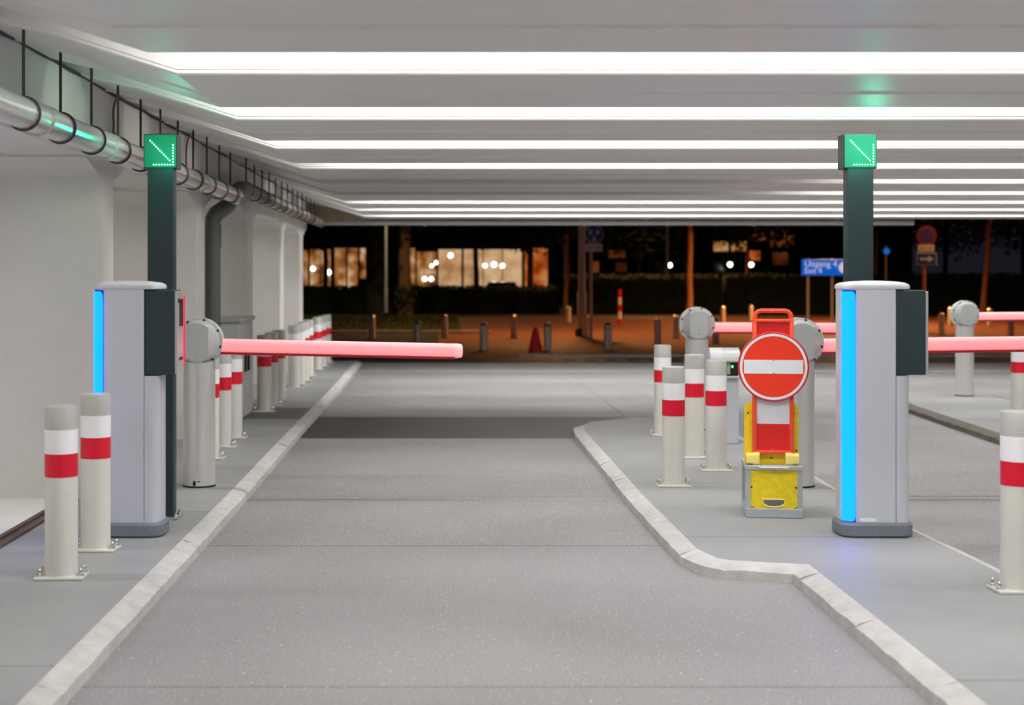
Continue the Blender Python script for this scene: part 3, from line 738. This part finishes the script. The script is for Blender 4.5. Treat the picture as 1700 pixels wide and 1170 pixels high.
# steel bollards of the square
def make_steel():
    t = thing('steel_bollard', '', 'bollard'); 
    b = B(); lathe(b, [(0, 0), (.085, 0), (.085, .52), (.08, .56)], 20); obj('post', b, 'steel_bollard', t)
    b = B(); lathe(b, [(.08, .56), (.086, .575), (.07, .61), (.04, .63), (0, .635)], 20); obj('cap', b, 'bolt_steel', t)
    b = B(); lathe(b, [(.13, 0), (.13, .012), (.085, .02)], 20); obj('foot', b, 'steel_dark', t)
    return t
ST = make_steel(); f2 = [True]
GS = 'steel bollards around the brick square'
for px, py, l in (
    (618, 562, 'steel bollard outside, leftmost of the row on the dark path'),
    (693, 580, 'steel bollard outside showing just above the middle of the left boom'),
    (738, 561, 'steel bollard outside by the right end of the grass verge'),
    (803, 583, 'steel bollard outside right of the left boom tip'),
    (853, 562, 'steel bollard outside at the left border of the orange lit bricks'),
    (909, 583, 'dark steel bollard standing right beside the red traffic cone'),
    (944, 536, 'steel bollard at the far side of the bricks left of the grey lamp post'),
    (972, 560, 'steel bollard directly at the foot of the grey lamp post'),
    (1009, 582, 'steel bollard alone on the bricks right of the grey lamp post'),
    (1092, 572, 'steel bollard on the bricks left of the round barrier head'),
    (1122, 562, 'steel bollard half hidden by the round barrier head'),
    (1188, 571, 'steel bollard below the boom right of the round barrier head'),
    (1200, 536, 'far steel bollard above the boom left of the round sign'),
    (1247, 533, 'far steel bollard peeping out left of the round sign handle'),
    (1563, 556, 'steel bollard just right of the right ticket column'),
    (1578, 540, 'far steel bollard left of the far right barrier head'),
    (1643, 542, 'steel bollard right of the far right barrier head'),
    (1678, 560, 'steel bollard above the red-banded bollard at the right edge')):
    t = ST if f2[0] else copy_tree(ST); f2[0] = False
    p = gp(px, py, GZ); t.location = p; t['label'] = l; t['group'] = GS
# traffic cone and a red white marker post
p = gp(889, 583, GZ)
tc = thing('traffic_cone', 'red traffic cone on the brick square beside a dark bollard', 'traffic cone', p)
b = B(); lathe(b, [(.16, .03), (.05, .50), (.035, .52), (0, .52)], 24); obj('cone', b, 'cone_red', tc)
b = B(); bx(b, -.16, .16, -.16, .16, 0, .035, .01); obj('foot', b, 'cone_red', tc, smooth=False)
b = B(); lathe(b, [(.127, .16), (.102, .27)], 24); o = obj('band', b, 'reflective_red', tc)
p = gp(1029, 541, GZ)
mp = thing('marker_post', 'slim red and white marker post at the back of the bricks', 'post', p)
for i in range(5):
    b = B(); lathe(b, [(.06, i*.24), (.06, i*.24+.24)] if i else [(0, 0), (.06, 0), (.06, .24)], 16); obj('red_band' if i % 2 == 0 else 'white_band', b, 'reflective_red' if i % 2 == 0 else 'reflective_white', mp)
b = B(); lathe(b, [(.06, 1.2), (.04, 1.23), (0, 1.24)], 16); obj('cap', b, 'reflective_red', mp)

# street lamps
def street_lamp(px, py, r, label, power, color, hgt=6.5, arm=-1.1, cone=142):
    p = gp(px, py, GZ)
    t = thing('street_lamp', label, 'street lamp', p)
    b = B(); tube(b, [(0, 0, 0), (0, 0, 1.2), (0, 0, 1.25), (0, 0, hgt)], [r, r, r*.8, r*.6], 16); obj('pole', b, 'lamp_grey', t)
    b = B(); lathe(b, [(r*1.5, 0), (r*1.5, .18), (r, .22)], 16); obj('foot', b, 'steel_dark', t)
    b = B(); tube(b, [(0, 0, hgt-.05), (0, -arm*.5, hgt+.1), (0, -arm, hgt+.1)], r*.4, 10); obj('arm', b, 'lamp_grey', t)
    b = B(); bx(b, -.14, .14, -arm-.35, -arm+.25, hgt+.04, hgt+.18, .03); hd = obj('lamp_head', b, 'lamp_grey', t)
    b = B(); bx(b, -.11, .11, -arm-.3, -arm+.2, hgt+.02, hgt+.045); obj('diffuser', b, 'sodium_lamp', hd, smooth=False)
    l = bpy.data.lights.new('street_light', 'SPOT'); l.energy = power; l.color = color; l.shadow_soft_size = .15
    l.spot_size = math.radians(cone); l.spot_blend = .6
    o = bpy.data.objects.new('street_light', l); COL.objects.link(o); o.location = (p.x, p.y-arm*1.05, p.z+hgt-.05)
street_lamp(966, 558, .125, 'thick grey street lamp post on the square beside the blue round sign', 2300, SODIUM)
street_lamp(641, 527, .07, 'thin grey lamp post in front of the dark trunk at left', 620, (1, .80, .42), 7, arm=2.4)
street_lamp(1108, 519, .09, 'dark slim lamp post at the back of the bricks left of the orange trunk', 2200, SODIUM, 7)
street_lamp(1790, 560, .125, 'street lamp post beyond the right edge of the bricks', 1000, SODIUM)
street_lamp(1424, 541, .10, 'added grey lamp post hidden behind the right signal post', 5200, SODIUM, cone=158)  # added lamp, kept out of sight, to light the orange trunks

# trees
def quads(b, n, cen, rad, size, zmin=-9):
    for i in range(n):
        while True:
            d = Vector((random.uniform(-1, 1), random.uniform(-1, 1), random.uniform(-1, 1)))
            if d.length <= 1: break
        d *= .55+.45*random.random()/max(.3, d.length)
        p = Vector(cen)+Vector((d.x*rad[0], d.y*rad[1], d.z*rad[2]))
        u = Vector((random.gauss(0, 1), random.gauss(0, 1), random.gauss(0, 1))).normalized(); v = u.orthogonal().normalized()
        s = size*random.uniform(.6, 1.3)
        b.faces.new([b.verts.new(p+u*s), b.verts.new(p+v*s*.5), b.verts.new(p-u*s), b.verts.new(p-v*s*.5)])
def tree(px, py, r, lean, label, barkm, crown_r, hgt=7.0, crown_z=4.6, ivy=False, n=1500, leafm='leaf_dark'):
    p = gp(px, py, GZ); t = thing('tree', label, 'tree', p, 0, 'trees beyond the square')
    pts = [(lean*hgt*(i/8)+random.uniform(-.3, .3)*r, random.uniform(-.3, .3)*r, hgt*i/8) for i in range(9)]; pts[0] = (0, 0, 0)
    b = B(); tube(b, pts, [r*(1.25 if i == 0 else 1-.05*i) for i in range(9)], 12); obj('trunk', b, barkm, t)
    for k in range(4):
        a = k*PI/2+random.uniform(-.4, .4); z = hgt*random.uniform(.55, .8)
        q = Vector((lean*z, 0, z)); e = q+Vector((math.cos(a)*crown_r*.7, math.sin(a)*crown_r*.7, crown_r*.6))
        b = B(); tube(b, [q, q.lerp(e, .5)+Vector((0, 0, .1)), e], [r*.45, r*.3, r*.1], 8); obj('branch', b, barkm, t)
    b = B(); quads(b, n, (lean*hgt, 0, crown_z+crown_r*.55), (crown_r, crown_r, crown_r*.75), .16); o = obj('crown', b, leafm, t, smooth=False); o['kind'] = 'stuff'
    if ivy:
        b = B(); quads(b, 700, (0, 0, .65), (r*1.9, r*1.9, 1.0), .10); o = obj('ivy', b, 'leaf_dark', t, smooth=False); o['kind'] = 'stuff'
    return t
tree(673, 524, .29, 0, 'thick brown tree trunk with dark ivy at its foot', 'bark', 3.4, ivy=True, crown_z=3.9, n=2600)
tree(628, 521, .50, 0, 'very thick dark trunk behind the thin lamp post at left', 'bark_dark', 3.2, crown_z=3.7, n=2600)
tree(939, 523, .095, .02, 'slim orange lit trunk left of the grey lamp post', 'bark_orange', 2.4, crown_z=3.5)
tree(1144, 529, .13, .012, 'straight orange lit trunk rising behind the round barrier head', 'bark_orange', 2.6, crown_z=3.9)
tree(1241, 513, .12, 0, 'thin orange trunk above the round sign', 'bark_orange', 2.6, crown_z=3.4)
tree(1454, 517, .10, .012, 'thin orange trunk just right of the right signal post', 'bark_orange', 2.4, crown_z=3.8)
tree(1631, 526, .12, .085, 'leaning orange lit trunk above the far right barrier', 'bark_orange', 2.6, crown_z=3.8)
tree(540, 508, .16, 0, 'dark leafy tree in front of the amber windows at far left', 'bark_dark', 3.6, crown_z=3.75, n=3000)
tree(790, 511, .16, 0, 'dark leafy tree in front of the cream shop windows', 'bark_dark', 3.6, crown_z=3.7, n=3000)
tree(880, 513, .14, 0, 'dark slim tree beside the orange lit shop window', 'bark_dark', 2.8, crown_z=3.2, n=2200)
tree(1060, 512, .15, 0, 'dark leafy tree between the blue round sign and the orange trunk', 'bark_dark', 3.5, crown_z=2.9, n=3000)
tree(1340, 512, .15, 0, 'dark leafy tree behind the blue exit sign', 'bark_dark', 3.2, crown_z=3.1, n=2600)
tree(1570, 512, .15, 0, 'dark leafy tree behind the no stopping sign', 'bark_dark', 3.4, crown_z=3.0, n=2600)
tree(1700, 514, .15, 0, 'dark leafy tree at the right edge of the picture', 'bark_dark', 3.2, crown_z=3.2, n=2400)

# hedges
def hedge(x0, x1, y, z1, label, m, n):
    t = thing('hedge', label, 'hedge', ((x0+x1)/2, y, GZ)); L = (x1-x0)/2
    b = B(); bx(b, -L, L, -.35, .55, 0, z1-.1, .12, 2); obj('branch_mass', b, m, t, smooth=False)
    b = B()
    for i in range(n):
        q = Vector((random.uniform(-L, L), random.uniform(-.42, -.3) if i % 3 else random.uniform(-.4, .6), random.uniform(0, z1) if i % 3 else z1-.08+random.uniform(-.04, .12)))
        u = Vector((random.gauss(0, 1), random.gauss(0, 1), random.gauss(0, 1))).normalized(); v = u.orthogonal().normalized(); s = random.uniform(.05, .11)
        b.faces.new([b.verts.new(q+u*s), b.verts.new(q+v*s*.5), b.verts.new(q-u*s), b.verts.new(q-v*s*.5)])
    o = obj('hedge_leaves', b, m, t, smooth=False); o['kind'] = 'stuff'
hedge(-14, 5.2, 66.5, 1.22, 'long dark hedge in front of the lit shop windows', 'leaf_dark', 7000)
hedge(5.4, 12.5, 66, 1.75, 'dark hedge behind the bricks in the middle of the view', 'leaf_dark', 3500)
hedge(12.7, 34, 66, 1.8, 'blue black hedge behind the blue exit sign at right', 'leaf_blue', 7000)

# buildings
def window_at(parent, x0, x1, y0, y1, Y, m, oy, mull=0):
    a, c = at(x0, y1, Y), at(x1, y0, Y); ox, oz = parent.location.x, parent.location.z
    X0, X1, Z0, Z1 = a.x-ox, c.x-ox, a.z-oz, c.z-oz; t = .07
    b = B(); bx(b, X0-t, X0, oy-.08, oy+.05, Z0-t, Z1+t); bx(b, X1, X1+t, oy-.08, oy+.05, Z0-t, Z1+t); bx(b, X0, X1, oy-.08, oy+.05, Z1, Z1+t); bx(b, X0, X1, oy-.08, oy+.05, Z0-t, Z0)
    for k in range(mull):
        xm = X0+(X1-X0)*(k+1)/(mull+1); bx(b, xm-.03, xm+.03, oy-.08, oy+.05, Z0, Z1)
    f = obj('window', b, 'window_frame', parent, smooth=False)
    b = B(); bx(b, X0, X1, oy-.02, oy, Z0, Z1); obj('pane', b, m, f, smooth=False)
    return f
def lamp_at(parent, px, py, Y, r, oy, m='shop_lamp'):
    a = at(px, py, Y); b = B(); bmesh.ops.create_icosphere(b, subdivisions=2, radius=r, matrix=Matrix.Translation((a.x-parent.location.x, oy-.14, a.z-parent.location.z))); obj('lamp', b, m, parent)
YB = 92.0
bl = thing('shop_building', 'dark building with warm lit shop windows behind the hedge at left', 'building', (-2, YB, GZ))
b = B(); bx(b, -16, 9.5, .05, 9, 0, 9); obj('wall', b, 'facade_brick', bl, smooth=False)
b = B(); bx(b, -16.2, 9.7, -.5, .05, 3.75, 4.05); obj('canopy', b, 'facade_dark', bl, smooth=False)
for x0, x1, y0, y1, m, mu in ((500, 511, 415, 478, 'window_amber', 0), (515, 549, 414, 479, 'window_amber', 1), (556, 574, 412, 479, 'window_amber', 0), (577, 594, 412, 479, 'window_amber', 0), (598, 607, 412, 462, 'window_amber', 0),
                              (681, 689, 412, 479, 'window_amber', 0), (692, 724, 418, 478, 'window_amber', 0), (728, 766, 414, 478, 'window_cream', 0), (770, 866, 414, 478, 'window_cream', 2), (871, 881, 416, 478, 'window_orange', 0), (885, 909, 412, 478, 'window_orange', 0)):
    window_at(bl, x0, x1, y0, y1, YB, m, 0, mu)
for px, py, r in ((805, 441, .13), (820, 439, .16), (834, 441, .14), (748, 424, .15), (705, 463, .14), (716, 463, .14), (545, 452, .18), (520, 446, .14), (717, 441, .11), (724, 436, .11)):
    lamp_at(bl, px, py, YB, r, -.02)
YC = 96.0
bm_ = thing('pump_station', 'far building with a strip of amber windows right of the orange trunk', 'building', (19, YC, GZ))
b = B(); bx(b, -4.6, 12, .05, 8, 0, 8); obj('wall', b, 'facade_dark', bm_, smooth=False)
for x0, x1, y0, y1, m in ((1184, 1209, 401, 417, 'window_amber'), (1214, 1240, 401, 417, 'window_amber'), (1244, 1262, 416, 432, 'window_orange'), (1278, 1318, 376, 410, 'window_dim'), (1282, 1308, 418, 440, 'window_dim'), (1244, 1274, 378, 400, 'window_dim')):
    window_at(bm_, x0, x1, y0, y1, YC, m, 0)
bm_.name = 'roadside_building'
YD = 95.0
bd = thing('kiosk', 'low far kiosk with orange glowing panels right of the blue round sign', 'building', (11.5, YD, GZ))
b = B(); bx(b, -3.1, 2.6, .05, 4, 0, 7); obj('wall', b, 'facade_dark', bd, smooth=False)
for x0, x1, y0, y1, m in ((1010, 1038, 416, 428, 'window_dim'), (1022, 1040, 436, 450, 'window_dim'), (978, 994, 434, 452, 'window_dim'), (930, 950, 376, 392, 'window_dim')):
    if x0 >= 960: window_at(bd, x0, x1, y0, y1, YD, m, 0)

# cars
def car(px, py, Y, label, lights, col='car_dark'):
    p = at(px, py, Y); t = thing('car', label, 'car', (p.x, Y, GZ))
    # nose towards the camera
    sec = [(-2.1, .35, .62, .80), (-2.0, .28, .78, .86), (-1.0, .25, .95, .90), (-.95, .25, .97, .90), (1.4, .25, 1.0, .90), (2.0, .3, .95, .86), (2.1, .4, .85, .80)]
    b = B(); loft(b, [[(-wd, y, z0), (wd, y, z0), (wd, y, z1*.8), (wd*.92, y, z1), (-wd*.92, y, z1), (-wd, y, z1*.8)] for y, z0, z1, wd in sec]); obj('body', b, col, t)
    b = B(); loft(b, [[(-a, y, .94), (a, y, .94), (c, y+dy, z), (-c, y+dy, z)] for y, dy, z, a, c in ((-1.0, .1, 1.0, .82, .80), (-.35, 0, 1.42, .82, .64), (.8, 0, 1.45, .82, .64), (1.7, 0, 1.0, .82, .78))]); obj('cabin', b, 'car_glass', t)
    for sx in (-1, 1):
        for y in (-1.3, 1.3):
            b = B(); lathe(b, [(0, -.1), (.31, -.1), (.33, -.06), (.33, .06), (.31, .1), (0, .1)], 20, (sx*.78, y, .33), 'x'); obj('wheel', b, 'tyre', t)
        b = B(); lathe(b, [(0, -2.13), (.13, -2.11), (.13, -2.0)], 16, (sx*.58, 0, .66), 'y'); obj('headlight', b, 'headlight' if lights else 'bolt_steel', t)
    return t
car(833, 470, 70, 'dark parked car whose roof shows over the hedge before the cream windows', False)
car(1217, 440, 82, 'car with two bright headlights below the amber windows', True).location.z = 1.15
car(1119, 440, 86, 'far car with bright headlights left of the orange trunk', True).location.z = 1.3
b = B(); bx(b, 8, 30, 78, 91.5, -1, 1.6); bk = obj('embankment', b, 'facade_dark', smooth=False); tag(bk, 'dark raised road bank behind the right hedges', 'bank', kind='structure')
for o in bpy.data.objects:
    if o.get('category') == 'car' and o.location.z > 1: o.location.z = 1.6

# traffic signs on poles
def disc_sign(t, x, z, r, y, m_rim, m_in, rin=.8):
    b = B(); lathe(b, [(0, y+.02), (r, y+.02), (r, y), (0, y)], 40, (x, 0, z), 'y'); d = obj('disc', b, m_rim, t)
    b = B(); lathe(b, [(r*rin, y+.001), (r*rin, y-.004), (0, y-.004)], 40, (x, 0, z), 'y'); obj('disc_face', b, m_in, d)
    return d
Yk = 38.0
p = at(981, 462, Yk); sp = thing('traffic_sign', 'round blue sign with white symbol over a small white plate', 'sign', (p.x, Yk, GZ))
b = B(); tube(b, [(0, 0, 0), (0, 0, 2.95)], .045, 12); obj('pole', b, 'lamp_grey', sp)
mat('sign_blue_dim', lin(52, 74, 168), .5)
c = at(986, 388, Yk); d = disc_sign(sp, c.x-p.x, c.z-GZ, .25, -.07, 'sign_white', 'sign_blue_dim', .93)
for dx_, dz_, r_ in ((-.09, .08, .035), (.09, .08, .035), (0, -.10, .04)):
    b = B(); lathe(b, [(r_, -.073), (r_, -.078), (0, -.078)], 12, (c.x-p.x+dx_, 0, c.z-GZ+dz_), 'y'); obj('symbol', b, 'sign_white', d)
    b = B(); bx(b, c.x-p.x+dx_-r_*1.2, c.x-p.x+dx_+r_*1.2, -.078, -.073, c.z-GZ+dz_-.10, c.z-GZ+dz_-.03); obj('symbol', b, 'sign_white', d, smooth=False)
c = at(986, 411, Yk); b = B(); bx(b, c.x-p.x-.22, c.x-p.x+.22, -.08, -.06, c.z-GZ-.10, c.z-GZ+.10, .008); pl = obj('plate', b, 'sign_white', sp, smooth=False)
for s in (-.1, .1):
    b = B(); lathe(b, [(.025, -.08), (.025, -.084), (0, -.084)], 10, (c.x-p.x+s, 0, c.z-GZ), 'y'); obj('mark', b, 'black_plastic', pl)
Yn = 42.0
p = at(1534, 462, Yn); sp = thing('traffic_sign', 'round blue no stopping sign with red ring over an arrow plate', 'sign', (p.x, Yn, GZ))
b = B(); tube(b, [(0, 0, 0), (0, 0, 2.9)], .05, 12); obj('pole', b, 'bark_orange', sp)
mat('sign_ring_dim', lin(150, 48, 28), .5)
c = at(1537, 391, Yn); d = disc_sign(sp, c.x-p.x, c.z-GZ, .29, -.07, 'sign_ring_dim', 'sign_blue_dim', .72)
for sgn in (1, -1):
    b = B(); prism_y(b, [(c.x-p.x+sgn*q*1.0+e, c.z-GZ+q) for q, e in ((-.15, -.02), (-.15, .02), (.15, .02), (.15, -.02))], -.080, -.072); obj('cross_bar', b, 'sign_ring_dim', d, smooth=False)
c = at(1536, 412, Yn); b = B(); bx(b, c.x-p.x-.24, c.x-p.x+.24, -.08, -.06, c.z-GZ-.10, c.z-GZ+.10, .008); pl = obj('plate', b, 'sign_white', sp, smooth=False)
for s in (-.12, .12):
    b = B(); lathe(b, [(.03, -.08), (.03, -.084), (0, -.084)], 10, (c.x-p.x+s, 0, c.z-GZ), 'y'); obj('mark', b, 'sign_ring_dim', pl)
c = at(1537, 430, Yn); b = B(); bx(b, c.x-p.x-.29, c.x-p.x+.29, -.08, -.06, c.z-GZ-.18, c.z-GZ+.18, .008); pl = obj('arrow_plate', b, 'sign_white', sp, smooth=False)
b = B(); bx(b, c.x-p.x-.27, c.x-p.x+.27, -.084, -.078, c.z-GZ-.16, c.z-GZ+.16); obj('blue_face', b, 'sign_blue', pl, smooth=False)
ax, az = c.x-p.x, c.z-GZ
b = B(); prism_y(b, [(ax-.2, az-.03), (ax+.04, az-.03), (ax+.04, az-.10), (ax+.2, az), (ax+.04, az+.10), (ax+.04, az+.03), (ax-.2, az+.03)], -.09, -.083); obj('arrow', b, 'sign_white', pl, smooth=False)

Ye = 44.0
p = at(1365, 444, Ye); es = thing('exit_sign', 'blue exit direction sign with white lettering left of the right signal post', 'sign', (p.x, Ye, GZ))
a, c = at(1330.5, 457, Ye), at(1408, 430.5, Ye)
b = B(); bx(b, a.x-p.x, c.x-p.x, -.04, 0, a.z-GZ, c.z-GZ, .012); bd_ = obj('board', b, 'sign_blue_lit', es, smooth=False)
for px in (1342, 1382):
    q = at(px, 462, Ye); b = B(); tube(b, [(q.x-p.x, .04, 0), (q.x-p.x, .04, c.z-GZ+.03)], .04, 12); obj('pole', b, 'lamp_grey', es)
def text(s, x, z, size, y, parent, m):
    cu = bpy.data.curves.new('lettering', 'FONT'); cu.body = s; cu.size = size; cu.extrude = .003; cu.align_x = 'LEFT'
    tmp = bpy.data.objects.new('lettering', cu); me = bpy.data.meshes.new_from_object(tmp); bpy.data.objects.remove(tmp); bpy.data.curves.remove(cu)
    me.materials.clear(); me.materials.append(MATS[m]); o = bpy.data.objects.new('lettering', me); COL.objects.link(o); o.parent = parent
    o.location = (x, y, z); o.rotation_euler = (PI/2, 0, 0); return o
q = at(1335, 442.5, Ye); text('Uitgang 4', q.x-p.x, q.z-GZ, .26, -.043, bd_, 'sign_text_lit')
q = at(1335, 453.5, Ye); text('Exit 4', q.x-p.x, q.z-GZ, .23, -.043, bd_, 'sign_text_lit')
q = at(1401, 444, Ye); b = B(); lathe(b, [(0, -.046), (.17, -.046), (.17, -.038)], 28, (q.x-p.x, 0, q.z-GZ), 'y'); obj('white_disc', b, 'sign_text_lit', bd_)
p = gp(1471, 530, GZ); bs = thing('traffic_sign', 'tiny blue round sign beside a thin orange trunk', 'sign', p)
b = B(); tube(b, [(0, 0, 0), (0, 0, 2.9)], .04, 10); obj('pole', b, 'bark_dark', bs)
disc_sign(bs, 0, 2.66, .12, -.07, 'sign_blue_lit', 'sign_blue_lit', .9)
